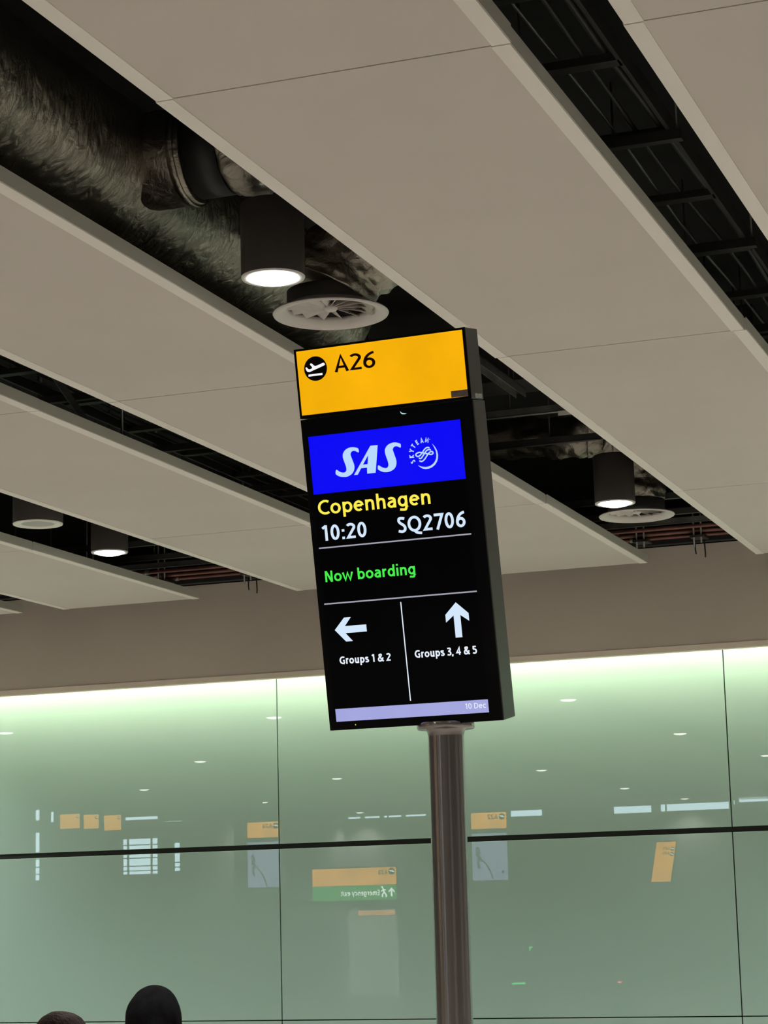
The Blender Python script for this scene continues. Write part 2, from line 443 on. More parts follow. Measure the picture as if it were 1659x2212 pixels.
for x, y, lab in ((-7.06, 7.34, 'downlight mirrored in the bright top of the glass, just right of the sign'),
                  (-7.06, 1.21, 'downlight mirrored a little left of the top of the right glass joint'),
                  (-6.85, -4.51, 'downlight mirrored at the right edge of the picture, right of the right glass joint'),
                  (-10.95, 7.32, 'downlight mirrored across the left glass joint, high up'),
                  (-11.15, -5.55, 'bright downlight dash mirrored right of the steel pole'),
                  (-11.41, -12.78, 'faint downlight dash mirrored between the pole and the right glass joint'),
                  (-11.37, -18.4, 'downlight dash mirrored just above the long pale window strip at the right'),
                  (-14.8, 7.39, 'downlight mirrored at the left edge of the picture, in the bright glass top'),
                  (-15.06, 0.73, 'downlight dash mirrored midway between the left edge and the left glass joint, upper one'),
                  (-14.98, -5.10, 'downlight dash mirrored between the left glass joint and the pole, upper one'),
                  (-19.22, -5.62, 'downlight dash mirrored above the small orange signs at the left'),
                  (-19.4, -11.91, 'downlight dash mirrored just left of the left glass joint, over a gate totem'),
                  (-19.6, -18.4, 'downlight dash mirrored just above the pale window strip left of the pole')):
    dup(dl, (x, y, PB), lab, GR)
GO = 'unseen downlights added beyond the frame'
LO = 'unseen downlight beyond the frame, added to light the hall'
for x, y in ((-3.27, 2.3), (-3.27, -3.2), (-3.27, -8.7), (-3.27, -14.2), (0.3, 13.3), (0.3, 7.8), (0.3, 2.3), (0.3, -3.2), (0.3, -8.7),
             (3.85, 13.3), (3.85, 7.8), (3.85, 2.3), (3.85, -3.2), (7.3, 10.5), (7.3, 4.5), (0.3, 15.3), (3.85, 15.3), (-11.0, 15.3), (-15.0, 15.3), (7.3, 14.0), (-19.3, 15.3), (-23.5, 14.0), (-11.0, 13.4), (-15.0, 13.4), (-19.3, 13.4), (-19.3, 7.4), (-23.5, 10.5), (-23.5, 3.5)):  # unseen; those closest to the glass wall added to brighten nearby boards
    dup(dl, (x, y, PB), LO, GO)

# swirl vents
def make_vent():
    t = empty('swirl_vent', (0, 0, 0), 'x', 'vent')
    MB().lathe([(.247, .0), (.244, -.006), (.236, -.008), (.20, .004), (.186, .018), (.180, .034), (.186, .034), (.205, .016), (.242, .006), (.247, .0)], n=56).build('flared_ring', M['vent_paint'], t)
    MB().lathe([(.186, .03), (.186, .095), (.17, .095), (.17, .05)], n=48).build('neck', M['vent_dark'], t)
    MB().disc((0, 0, .085), .17).build('plenum', M['vent_dark'], t)
    MB().lathe([(.0, .012), (.022, .012), (.03, .02), (.032, .034), (.02, .04), (0, .04)], n=20).build('hub', M['vent_paint'], t)
    for k in range(14):
        a = 2 * math.pi * k / 14; ca, sa = math.cos(a), math.sin(a)
        cb, sb = -sa, ca
        vs = []
        for r in (.028, .10, .181):
            for q, z in ((-.5, .022), (.5, .052)):
                wd = .05 * (0.35 + 0.65 * r / .181)
                vs.append((ca * r + cb * q * wd, sa * r + sb * q * wd, z + (.004 if q > 0 else 0)))
        vs2 = [(x, y, z + .0025) for x, y, z in vs]
        fs = [(0, 1, 3, 2), (2, 3, 5, 4), (6, 8, 9, 7), (8, 10, 11, 9), (0, 2, 8, 6), (2, 4, 10, 8), (1, 7, 9, 3), (3, 9, 11, 5), (4, 5, 11, 10), (0, 6, 7, 1)]
        MB().add(vs + vs2, fs).build('blade', M['vent_paint'], t)
    return t
ve = make_vent(); ve.location = (-3.270, 8.385, PB + .012)
ve['label'] = 'large round swirl air vent directly above the yellow top of the gate sign'
dup(ve, (-3.265, 13.78, PB + .012), 'smaller looking round swirl air vent right of the gate sign')

sp = empty('ceiling_speaker', (-6.80, 12.20, PB + .005), 'grey cylindrical ceiling speaker with white ring at the left edge', 'speaker')
MB().lathe([(.01, .30), (.155, .30), (.16, .295), (.16, .006)]).build('speaker_body', M['speaker_body'], sp)
MB().lathe([(.16, .006), (.158, 0), (.106, .003), (.104, .010)]).build('ring', M['speaker_ring'], sp)
MB().disc((0, 0, .006), .105).build('grille', M['speaker_grille'], sp)
MB().tube([(0, 0, .29), (0, 0, TOP - PB)], .006, 8).build('hanger_rod', M['dark_metal'], sp)

# ------------------------------------------------------------------ services in the void above the boards
def crinkle(amp, fq):
    def w(q, i, a):
        n = noise.noise(q * fq) + .5 * noise.noise(q * fq * 2.3) + .3 * abs(noise.noise(q * fq * 5))
        return amp * n
    return w
def spline(pts, n=10):
    P = [Vector(p) for p in pts]; out = []
    for i in range(len(P) - 1):
        a = P[max(i - 1, 0)]; b = P[i]; c = P[i + 1]; d = P[min(i + 2, len(P) - 1)]
        for k in range(n):
            t = k / n
            out.append(.5 * ((2 * b) + (c - a) * t + (2 * a - 5 * b + 4 * c - d) * t * t + (3 * b - a - 3 * c + d) * t ** 3))
    out.append(P[-1]); return out

duct = empty('foil_duct', (-4.06, 7.0, EYE + 3.08), 'long foil wrapped air duct in the gap above the left boards, with a side branch', 'duct')
DR = 0.30
dp = [(0, y * .09, 0) for y in range(-48, 37)]
MB().tube(dp, DR, 56, wob=crinkle(.012, 7)).build('duct_run', M['foil'], duct)
for y in (-1.6, 2.6):
    MB().tube([(0, y - .03, 0), (0, y + .03, 0)], DR + .012, 40).build('band', M['foil'], duct)
# side branch
MB().tube([(.18 + .03 * i, .80, .0) for i in range(10)], .20, 40, wob=crinkle(.010, 9)).build('branch_collar', M['foil'], duct)
MB().tube([(.44, .80, 0), (.60, .80, 0)], .185, 36).build('branch_cuff', M['tape'], duct)
MB().tube([(.40, .80, 0), (.43, .80, 0)], .212, 36).build('cuff_ring', M['foil'], duct)
flex = spline([(.60, .80, 0), (.95, .82, .03), (1.30, .98, .10), (1.46, 1.22, .08), (1.36, 1.42, -.06), (1.08, 1.45, -.20), (.86, 1.41, -.34), (.79, 1.387, -.465)], 16)
MB().tube(flex, [.20] * 60 + [.205] * (len(flex) - 60), 48, wob=crinkle(.026, 11)).build('flexible_hose', M['foil'], duct)
for y in (-2.4, 3.1):
    for x in (-.32, .32):
        MB().tube([(x, y, -.05), (x, y, TOP - EYE - 3.08)], .006, 8).build('hanger_rod', M['dark_metal'], duct)
    MB().bar((-.36, y, -.325), (.36, y, -.325), .03, .03).build('bracket', M['dark_metal'], duct)

# second duct crossing the gap further on, dropping to the far vent
d2 = empty('crossing_duct', (-3.4, 13.58, EYE + 3.05), 'dark foil wrapped crossing duct right of the gate sign, bending down to the far vent', 'duct')
pts = spline([(-1.5, 0, .02), (-1.2, 0, .0), (-.8, 0, .02), (-.45, 0, .0), (-.2, 0, -.02), (-.05, .02, .0)], 16)
MB().tube(pts, .13, 36, wob=crinkle(.03, 8)).build('duct_run', M['foil'], d2)
pts = spline([(-.12, .03, .04), (.02, .07, .02), (.12, .14, -.10), (.14, .19, -.26), (.135, .20, -.432)], 14)
MB().tube(pts, .185, 40, wob=crinkle(.026, 11)).build('flexible_hose', M['foil'], d2)
MB().box(-1.4, 1.2, -1.13, -.78, .12, .42).build('flat_duct', M['dark_metal'], d2)

def strut(x0, x1, y, z, label, m='strut_steel', w=.041):
    t = empty('strut_channel', (x0, y, z), label, 'channel')
    L = x1 - x0
    mb = MB().box(0, L, -w / 2, w / 2, 0, .003).box(0, L, -w / 2, -w / 2 + .003, 0, w).box(0, L, w / 2 - .003, w / 2, 0, w)
    mb.build('channel', M[m], t)
    for k in range(int(L / 1.2) + 1):
        MB().tube([(.1 + k * 1.2, 0, 0), (.1 + k * 1.2, 0, TOP - z)], .005, 8).build('hanger_rod', M['dark_metal'], t)
    return t
strut(-4.9, -1.9, 12.1, EYE + 2.86, 'thin galvanised channel crossing the gap right of the gate sign, nearest of the crossing ones')
strut(-4.9, -1.9, 12.95, EYE + 2.86, 'thin channel crossing the gap under the foil crossing duct', 'dark_metal')
strut(-8.6, -1.9, 14.4, EYE + 2.72, 'dark channel crossing the gap beyond the far swirl vent', 'dark_metal')
strut(-8.6, -1.9, 14.9, EYE + 2.70, 'dark channel crossing the gap close before the copper pipes', 'dark_metal')
ls = empty('strut_channel', (-3.47, 10.75, EYE + 2.92), 'short channel running lengthwise in the gap, just right of the yellow sign top', 'channel')
MB().box(-.03, -.027, 0, 1.15, 0, .05).box(.027, .03, 0, 1.15, 0, .05).box(-.03, .03, 0, 1.15, .047, .05).build('channel', M['strut_steel'], ls)
for y in (.15, 1.0): MB().tube([(0, y, .05), (0, y, TOP - EYE - 2.92)], .006, 8).build('hanger_rod', M['dark_metal'], ls)
tagp = MB().box(-3.30, -3.222, 12.072, 12.0765, EYE + 2.832, EYE + 2.859).build('identification_tag', M['speaker_ring'], origin=(-3.26, 12.09, EYE + 2.85))
tag(tagp, 'small pale tag fixed to the crossing channel right of the gate sign', 'tag')

# copper pipes by the bulkhead
for i, (y, z, r, lab) in enumerate(((15.86, 2.775, .015, 'front'), (15.93, 2.752, .017, 'middle'), (16.0, 2.730, .015, 'rear'))):
    p = empty('copper_pipe', (-5, y, EYE + z), 'brown copper pipe running above the bulkhead, %s one of the three' % lab, 'pipe', 'pipes above the bulkhead')
    MB().tube([(X0 + 5.2, 0, 0), (X1 + 4.8, 0, 0)], r, 14).build('pipe_run', M['copper'], p)
    for k in range(-14, 10):
        MB().tube([(k * .95 + i * .1, 0, 0), (k * .95 + .035 + i * .1, 0, 0)], r + .006, 14).build('clip', M['strut_steel'], p)
st = strut(X0 + .2, X1 - .2, 15.83, EYE + 2.80, 'long thin channel carrying the copper pipes above the bulkhead')
bm_ = MB().box(X0 + .1, X1 - .1, 16.05, 16.13, EYE + 2.69, EYE + 2.735).build('trim_4', M['void'], kind='structure')
for x in (-3.34, -3.775, -7.75, -8.4, -6.99):
    h = empty('pipe_hanger', (x, 15.894, EYE + 2.62), 'x', 'hanger')
    h['label'] = {-3.34: 'threaded pipe hanger right of the gate sign, the one with a cut tail', -3.775: 'thin pipe hanger close to the end of the ceiling board right of the sign',
                  -7.75: 'middle of the three pipe hangers over the left bulkhead', -8.4: 'leftmost pipe hanger over the left bulkhead', -6.99: 'rightmost pipe hanger over the left bulkhead'}[x]
    MB().tube([(0, 0, 0), (0, 0, TOP - EYE - 2.62)], .007, 8).build('rod', M['strut_steel'], h)
    MB().tube([(.055, 0, .03), (.055, 0, TOP - EYE - 2.62)], .007, 8).build('rod', M['strut_steel'], h)
    MB().box(-.03, .085, -.012, .14, .075, .09).build('bracket', M['dark_metal'], h)
    if x in (-3.34, -6.99): MB().tube([(-.02, .125, .075), (-.02, .125, 0), (-.015, .125, -.03)], .006, 8).tube([(.05, .125, .075), (.055, .125, -.03), (.053, .125, -.06)], .006, 8).build('strap_tail', M['dark_metal'], h)

# cable ladder in the narrow gap at the right, plus trays in the other narrow gaps
def ladder(x, w, y0, y1, z, label, cables):
    t = empty('cable_ladder', (x, y0, z), label, 'cable tray')
    L = y1 - y0
    for s_ in (-1, 1): MB().box(s_ * w / 2 - .008, s_ * w / 2 + .008, 0, L, 0, .07).build('rail', M['dark_metal'], t)
    k = 0; y = .15
    while y < L:
        MB().box(-w / 2, w / 2, y - .03, y + .03, .0, .03).build('rung', M['dark_metal'], t); y += .80
    for i in range(cables):
        xx = -w / 2 + .04 + (w - .08) * i / max(1, cables - 1)
        c = [(xx + .012 * math.sin(q * .9 + i * 2), q * L / 24, .042 + .006 * math.sin(q * 1.7 + i)) for q in range(25)]
        MB().tube(c, .006 + .003 * (i % 3), 8).build('cable', M['strut_steel'] if i % 3 == 0 else M['dark_metal'], t)
    for q in range(int(L / 1.5)):
        MB().bar((-w / 2 - .05, .4 + q * 1.5, -.02), (w / 2 + .05, .4 + q * 1.5, -.02), .041, .041).build('bracket', M['dark_metal'], t)
        for s_ in (-1, 1): MB().tube([(s_ * (w / 2 + .03), .4 + q * 1.5, 0), (s_ * (w / 2 + .03), .4 + q * 1.5, TOP - z)], .005, 8).build('hanger_rod', M['strut_steel'], t)
    return t
ladder(-1.95, .55, 3.0, 15.2, EYE + 2.92, 'dark cable ladder above the narrow gap at the upper right', 6)
ladder(-5.85, .35, 3.0, 15.2, EYE + 2.98, 'dark cable ladder above the narrow gap on the left', 4)
ladder(-7.35, .40, 3.0, 14.2, EYE + 3.05, 'dark cable ladder above the gap with the round speaker', 4)
br = empty('diagonal_brace', (-5.40, 10.18, EYE + 2.62), 'slanted dark steel brace in the narrow gap on the left', 'brace')
MB().bar((-.27, -.18, .50), (.015, .01, 0), .022, .035).build('flat_bar', M['strut_steel'], br)
rd = empty('threaded_rod', (-5.335, 10.5, EYE + 2.57), 'upright thin rod in the narrow gap on the left, beside the slanted brace', 'rod')
MB().tube([(0, 0, 0), (0, 0, TOP - EYE - 2.57)], .008, 8).build('rod', M['strut_steel'], rd)

# ------------------------------------------------------------------ lettering (own stroke letters)
def arc(cx, cy, rx, ry, a0, a1, n=16):
    return [(cx + rx * math.cos(math.radians(a0 + (a1 - a0) * i / n)), cy + ry * math.sin(math.radians(a0 + (a1 - a0) * i / n))) for i in range(n + 1)]
def cr(pts, n=6):
    return [(p.x, p.y) for p in spline([(x, y, 0) for x, y in pts], n)]
def glyphs(k):
    X = .735
    n_arch = lambda x0, w: cr([(x0, X * .62), (x0 + w * .22, X * .84), (x0 + w * .55, X - k), (x0 + w * .9, X * .82), (x0 + w, X * .56)]) + [(x0 + w, 0)]
    s_pts = [(.45, 1 - k - .04), (.30, 1 - k), (.13, .90), (.10, .74), (.20, .60), (.36, .48), (.45, .33), (.42, .15), (.26, k), (.04, k + .05)]
    return {
        'A': (.70, [[(k, 0), (.35, .97), (.70 - k, 0)], [(.16, .30), (.54, .30)]]),
        '2': (.56, [arc(.26, .74, .22, .26 - k, 150, -28) + [(.08, k), (.54, k)]]),
        '6': (.58, [arc(.295, .32, .285 - k, .32 - k, 0, 360, 24), arc(.56, .33, .56 - k - .01, .67 - k, 180, 92)]),
        '0': (.58, [arc(.29, .5, .28 - k, .5 - k, 0, 360, 28)]),
        '1': (.46, [[(.30, 0), (.30, 1)], [(.31, .96), (.08, .80)]]),
        '3': (.52, [cr([(.05, .94 - k * .3), (.22, 1 - k), (.40, .90), (.43, .76), (.34, .60), (.16, .54)]), cr([(.16, .54), (.36, .49), (.46, .30), (.40, .12), (.22, k), (.03, k + .03)])]),
        '4': (.60, [[(.42, 0), (.42, .95), (.07, .30), (.60, .30)]]),
        '5': (.52, [[(.47, 1 - k), (.14, 1 - k), (.12, .56)], cr([(.09, .57), (.28, .59), (.45, .46), (.47, .26), (.36, .10), (.20, k), (.03, k + .02)])]),
        '7': (.54, [[(.02, 1 - k), (.52, 1 - k), (.18, 0)]]),
        '8': (.58, [arc(.29, .745, .23 - k * .6, .255 - k, 0, 360, 20), arc(.29, .27, .28 - k, .28 - k, 0, 360, 20)]),
        ':': (.22, [[(.11, 0), (.11, .16)], [(.11, .48), (.11, .64)]]),
        ',': (.20, [[(.12, .14), (.06, -.14)]]),
        'C': (.68, [arc(.46, .5, .46 - k, .5 - k, 55, 305, 24)]),
        'G': (.74, [arc(.46, .5, .46 - k, .5 - k, 55, 300, 24) + [(.72 - k, .10), (.72 - k, .46), (.46, .46)]]),
        'D': (.72, [[(k + .03, k), (k + .03, 1 - k), (.26, 1 - k)] + arc(.26, .5, .46 - k, .5 - k, 90, -90, 18) + [(k + .03, k)]]),
        'E': (.52, [[(.50, k), (k + .03, k), (k + .03, 1 - k), (.50, 1 - k)], [(k, .52), (.46, .52)]]),
        'K': (.62, [[(k + .03, 0), (k + .03, 1)], [(.58, 1), (.14, .52), (.60, 0)]]),
        'M': (.86, [[(k + .02, 0), (k + .08, 1 - k), (.43, .18), (.78 - k, 1 - k), (.84 - k, 0)]]),
        'N': (.70, [[(k + .03, 0), (k + .03, 1)], [(k + .05, .97), (.65 - k, .03)], [(.67 - k, 0), (.67 - k, 1)]]),
        'Q': (.86, [arc(.42, .5, .42 - k, .5 - k, 0, 360, 28), cr([(.42, .06), (.55, -.06), (.84, -.12)])]),
        'S': (.52, [cr(s_pts)]),
        'T': (.58, [[(.0, 1 - k), (.58, 1 - k)], [(.29, 1 - k), (.29, 0)]]),
        'Y': (.62, [[(.02, 1), (.31, .45), (.60, 1)], [(.31, .48), (.31, 0)]]),
        'a': (.54, [cr([(.08, X - k - .05), (.24, X - k), (.40, X - .14), (.44, .48)]) + [(.44, 0)], cr([(.44, .42), (.26, .41), (.10, .32), (.08, .18), (.20, k), (.34, .10), (.44, .24)])]),
        'b': (.62, [[(k + .03, 0), (k + .03, 1.05)], arc(.33, X / 2, .30 - k, X / 2 - k, 155, -155, 22)]),
        'c': (.50, [arc(.33, X / 2, .33 - k, X / 2 - k, 58, 302, 20)]),
        'd': (.62, [[(.59 - k, 0), (.59 - k, 1.05)], arc(.29, X / 2, .29 - k, X / 2 - k, 25, 335, 22)]),
        'e': (.60, [[(k * 1.2, .39), (.60 - k * 1.3, .39)], arc(.31, X / 2, .31 - k, X / 2 - k, 4, 312, 24)]),
        'g': (.61, [arc(.29, X / 2 + .01, .29 - k, X / 2 - k, 25, 335, 22), [(.58 - k, X), (.58 - k, .02)] + cr([(.58 - k, .02), (.53 - k, -.17), (.36, -.28 + k), (.10, -.25 + k)])]),
        'h': (.60, [[(k + .03, 0), (k + .03, 1.05)], n_arch(k + .03, .54 - 2 * k)]),
        'i': (.20, [[(.10, 0), (.10, X)], [(.10, .90), (.10, 1.05)]]),
        'm': (.90, [[(k + .03, 0), (k + .03, X)], n_arch(k + .03, .42 - k), n_arch(.45, .42 - k)]),
        'n': (.60, [[(k + .03, 0), (k + .03, X)], n_arch(k + .03, .54 - 2 * k)]),
        'o': (.64, [arc(.32, X / 2, .32 - k, X / 2 - k, 0, 360, 26)]),
        'p': (.62, [[(k + .03, -.28), (k + .03, X)], arc(.33, X / 2, .30 - k, X / 2 - k, 155, -155, 22)]),
        'r': (.38, [[(k + .03, 0), (k + .03, X)], cr([(k + .03, X * .62), (.20, X * .86), (.37, X - k)])]),
        's': (.46, [cr([(x * .92, y * X + (k - k * X) * (1 if y < .2 else (-1 if y > .8 else 0))) for x, y in s_pts])]),
        't': (.38, [[(.16, .94), (.16, .2)] + cr([(.16, .2), (.20, k + .02), (.36, k)]), [(.0, X - k), (.35, X - k)]]),
        'u': (.60, [[(.57 - k, 0), (.57 - k, X)], [(.60 - (x + .0), X - y) for x, y in n_arch(k + .03, .54 - 2 * k)]]),
        'w': (.84, [[(.03, X), (.22, .03), (.42, X - .06), (.62, .03), (.81, X)]]),
        'x': (.56, [[(.03, X), (.53, 0)], [(.53, X), (.03, 0)]]),
        'y': (.56, [[(.03, X), (.29, .02)], [(.53, X), (.20, -.27)]]),
        '&': (.74, [cr([(.72, 0), (.50, .26), (.24, .62), (.20, .84), (.34, 1 - k), (.47, .86), (.40, .66), (.14, .44), (.08, .22), (.20, .07), (.38, k), (.56, .18), (.66, .50)])]),
    }
def stroke(pts, k):
    """outline of one polyline stroke: quads"""
    P = [Vector((x, y)) for x, y in pts]
    closed = (P[0] - P[-1]).length < 1e-4
    if closed: P = P[:-1]
    n = len(P); L = []; R = []
    for i in range(n):
        a = P[i - 1] if (i > 0 or closed) else None
        b = P[(i + 1) % n] if (i < n - 1 or closed) else None
        d1 = (P[i] - a).normalized() if a is not None else None
        d2 = (b - P[i]).normalized() if b is not None else None
        d1 = d1 or d2; d2 = d2 or d1
        n1 = Vector((-d1.y, d1.x)); n2 = Vector((-d2.y, d2.x))
        m = n1 + n2
        m = m.normalized() if m.length > 1e-5 else n1
        s = min(1 / max(m.dot(n1), .3), 1.9)
        L.append(P[i] + m * k * s); R.append(P[i] - m * k * s)
    q = []
    for i in range(n if closed else n - 1):
        j = (i + 1) % n
        q.append((R[i], R[j], L[j], L[i]))
    return q
def text_quads(text, u0, u1, base, cap, t=.15, gap=.09, space=.30):
    G = glyphs(t / 2); x = 0; quads = []
    for ch in text:
        if ch == ' ': x += space; continue
        w, st = G[ch]
        for s_ in st: quads += [[(a + x, b) for a, b in q] for q in stroke(s_, t / 2)]
        x += w + gap
    lo = min(p[0] for q in quads for p in q); hi = max(p[0] for q in quads for p in q)
    sx = (u1 - u0) / (hi - lo)
    return [[(u0 + (a - lo) * sx, base + b * cap) for a, b in q] for q in quads]

# ------------------------------------------------------------------ the gate sign
class Face:
    """flat print plane: origin c (local), axes u, v, outward normal w"""
    def __init__(s, c, u, v): s.c = Vector(c); s.u = Vector(u).normalized(); s.v = Vector(v).normalized(); s.w = s.u.cross(s.v)
    def p(s, a, b, h=0): return s.c + s.u * a + s.v * b + s.w * h
    def box(s, a0, a1, b0, b1, h0, h1):
        vs = [s.p(a, b, h) for h in (h0, h1) for b in (b0, b1) for a in (a0, a1)]
        return MB().add(vs, [(0, 2, 3, 1), (4, 5, 7, 6), (0, 1, 5, 4), (2, 6, 7, 3), (0, 4, 6, 2), (1, 3, 7, 5)])
    def poly(s, pts, h):
        from mathutils.geometry import tessellate_polygon
        loops = pts if isinstance(pts[0][0], (list, tuple)) else [pts]
        flat = [q for l in loops for q in l]
        tris = tessellate_polygon([[Vector((a, b, 0)) for a, b in l] for l in loops])
        fs = []
        for i, j, k in tris:
            A, B, C = (Vector(flat[z]) for z in (i, j, k))
            cz = (B - A).x * (C - A).y - (B - A).y * (C - A).x
            fs.append((i, j, k) if cz > 0 else (i, k, j))
        return MB().add([s.p(a, b, h) for a, b in flat], fs)
    def quads(s, qs, h):
        mb = MB()
        for q in qs: mb.add([s.p(a, b, h) for a, b in q], [(0, 1, 2, 3)])
        return mb
def smooth_loop(pts, n=4):
    P = [Vector((a, b, 0)) for a, b in pts]; out = []; N = len(P)
    for i in range(N):
        a, b, c, d = P[i - 1], P[i], P[(i + 1) % N], P[(i + 2) % N]
        for k in range(n):
            t = k / n
            q = .5 * ((2 * b) + (c - a) * t + (2 * a - 5 * b + 4 * c - d) * t * t + (3 * b - a - 3 * c + d) * t ** 3)
            out.append((q.x, q.y))
    return out

su = Vector((0.99897419, -0.0452832, 0)); sv = Vector((-0.00821864, -0.18130799, 0.98339202)); sn = Vector((0.04453114, 0.98238325, 0.18149417))
sc = Vector((-1.78960332, 5.0, EYE + 0.92321005))
pole_top = sc + sv * (-.4786) + sn * .045 + su * .0635
sign = empty('gate_display_sign', (pole_top.x, pole_top.y, 0), 'tall black gate display sign with yellow top on a steel pole, nearest and largest sign', 'sign')
F = Face(sc - Vector(sign.location), su, sv)
zt = pole_top.z
MB().lathe([(.0445, .02), (.0445, zt - .016)], n=48).build('pole', M['steel'], sign)
MB().lathe([(.0, zt - .002), (.0705, zt - .002), (.0715, zt - .006), (.0715, zt - .013), (.0695, zt - .017), (.050, zt - .017), (.046, zt - .024), (.0445, zt - .034)], n=48).build('flange', M['steel'], sign)
MB().lathe([(0, .02), (.16, .02), (.165, .015), (.165, 0), (0, 0)], n=48).build('base_plate', M['steel'], sign)
bevel(F.box(-.06 + .0635, .06 + .0635, -.486, -.47, -.08, -.012).build('mount_block', M['housing'], sign), .002)
# lower housing with the screen
hb = bevel(F.box(-.2302, .2312, -.4786, .3015, -.0894, -.003).build('screen_housing', M['housing'], sign), .003)
F.box(-.2285, .2290, -.4778, .3008, -.003, 0).build('front_glass', M['bezel'], hb)
scr = F.box(-.2125, .1955, -.458, .2585, -.0005, .0006).build('screen', M['screen'], sign)
H = .0010
F.quads([[(-.2118, .1125), (.1945, .1125), (.1945, .2573), (-.2118, .2573)]], H).build('airline_banner', M['blue'], scr)
S1 = [(-0.0798, 0.2048), (-0.0786, 0.2111), (-0.0811, 0.2158), (-0.0928, 0.2192), (-0.1049, 0.2188), (-0.1151, 0.2143), (-0.1213, 0.2066), (-0.123, 0.199), (-0.1218, 0.1911), (-0.1169, 0.1739), (-0.1165, 0.1661), (-0.1188, 0.1613), (-0.1245, 0.1591), (-0.1339, 0.1617), (-0.1436, 0.1682), (-0.1465, 0.1602), (-0.1443, 0.1555), (-0.1363, 0.1508), (-0.1256, 0.1484), (-0.1147, 0.1486), (-0.1033, 0.1536), (-0.0964, 0.1618), (-0.0942, 0.1716), (-0.0956, 0.1806), (-0.101, 0.199), (-0.1005, 0.2056), (-0.0962, 0.2096), (-0.089, 0.2097)]
S2 = [(0.0329, 0.2052), (0.034, 0.2131), (0.0313, 0.2156), (0.021, 0.2192), (0.0103, 0.2189), (-0.0009, 0.2146), (-0.0077, 0.207), (-0.0096, 0.1995), (-0.0082, 0.1905), (-0.004, 0.1735), (-0.0034, 0.1657), (-0.0059, 0.161), (-0.0114, 0.159), (-0.0207, 0.1619), (-0.0302, 0.1679), (-0.0325, 0.1598), (-0.0302, 0.1562), (-0.0218, 0.1512), (-0.0125, 0.1491), (-0.0017, 0.1495), (0.0095, 0.1539), (0.0162, 0.1615), (0.0186, 0.1711), (0.0175, 0.1801), (0.0124, 0.1994), (0.0123, 0.2038), (0.0164, 0.2089), (0.0236, 0.2094)]
A1 = [(-0.0975, 0.1503), (-0.0466, 0.2179), (-0.0269, 0.2176), (-0.0393, 0.1503), (-0.062, 0.1503), (-0.0608, 0.1653), (-0.0768, 0.1653), (-0.0873, 0.1503)]
A1h = [(-0.055, 0.1953), (-0.0584, 0.1735), (-0.0711, 0.1735)]
H2 = .0014
for nm, pts in (('logo_letter', smooth_loop(S1)), ('logo_letter', [A1, A1h]), ('logo_letter', smooth_loop(S2))):
    F.poly(pts, H2).build(nm, M['pale_blue'], scr)
# round alliance emblem: letters on an arc, crescent, three interlaced ribbons
ro = [(0.1163, 0.2064), (0.1233, 0.1971), (0.1276, 0.1876), (0.129, 0.1776), (0.1279, 0.1695), (0.1249, 0.1616), (0.1188, 0.154), (0.1104, 0.1487), (0.1022, 0.1463), (0.0933, 0.1459), (0.0856, 0.1479), (0.079, 0.1523), (0.0738, 0.1578)]
ri = [(0.0792, 0.1548), (0.086, 0.1523), (0.093, 0.1511), (0.1, 0.1512), (0.1073, 0.1531), (0.1138, 0.157), (0.1192, 0.1622), (0.123, 0.1692), (0.1246, 0.1772), (0.1243, 0.1863), (0.1213, 0.1948)]
F.poly(ro + ri, H2).build('emblem_crescent', M['pale_blue'], scr)
lc = [(0.062, 0.1672), (0.0598, 0.1802), (0.0612, 0.1941), (0.0668, 0.2051), (0.0773, 0.213), (0.0901, 0.2166), (0.1037, 0.2164)]
ec = Vector((0.0948, 0.1806))
em = []
for ch, (a, b) in zip('SKYTEAM', lc):
    d = (Vector((a, b)) - ec).normalized(); tx = Vector((d.y, -d.x)); G = glyphs(.1)[ch]
    for s_ in G[1]:
        for q in stroke(s_, .105):
            em.append([tuple(Vector((a, b)) + tx * (x - G[0] / 2) * .0118 + d * (y - .5) * .0122) for x, y in q])
em += [[(.1105, .2165), (.1121, .2165), (.1121, .2181), (.1105, .2181)]]
F.quads(em, H2).build('emblem_lettering', M['pale_blue'], scr)
ribs = [[(0.0981, 0.1837), (0.0861, 0.1872), (0.0792, 0.1881), (0.0726, 0.1859), (0.0714, 0.1819), (0.0755, 0.1786), (0.081, 0.1801), (0.0868, 0.1849), (0.0948, 0.1939), (0.1022, 0.1981), (0.1087, 0.1966)],
        [(0.1116, 0.1909), (0.1061, 0.1927), (0.0997, 0.1901), (0.0947, 0.1849), (0.0887, 0.1781), (0.0838, 0.1732), (0.0782, 0.1745)],
        [(0.0788, 0.168), (0.0848, 0.1656), (0.0922, 0.1695), (0.0992, 0.1774), (0.1052, 0.1838), (0.1108, 0.187), (0.1155, 0.186), (0.116, 0.1822), (0.1118, 0.18), (0.1058, 0.1814), (0.0981, 0.1837)]]
for r_ in ribs: F.quads(stroke(cr(r_, 6), .0017), H2).build('emblem_ribbon', M['pale_blue'], scr)
def label_text(name, txt, m, *a, parent=scr, **k): return F.quads(text_quads(txt, *a, **k), H2).build(name, M[m], parent)
label_text('destination_text', 'Copenhagen', 'lemon', -.2033, .0977, .0603, .0365, t=.155)
label_text('time_text', '10:20', 'ice', -.199, -.0783, -.005, .0385, t=.165, gap=.10)
label_text('flight_text', 'SQ2706', 'ice', .0058, .1833, -.0038, .0392, t=.165, gap=.10)
label_text('status_text', 'Now boarding', 'green_txt', -.2018, .0425, -.1077, .0277, t=.165)
label_text('group_text', 'Groups 1 & 2', 'white_txt', -.1843, -.0462, -.3145, .0192, t=.19)
label_text('group_text', 'Groups 3, 4 & 5', 'white_txt', .0179, .1807, -.3125, .0192, t=.19)
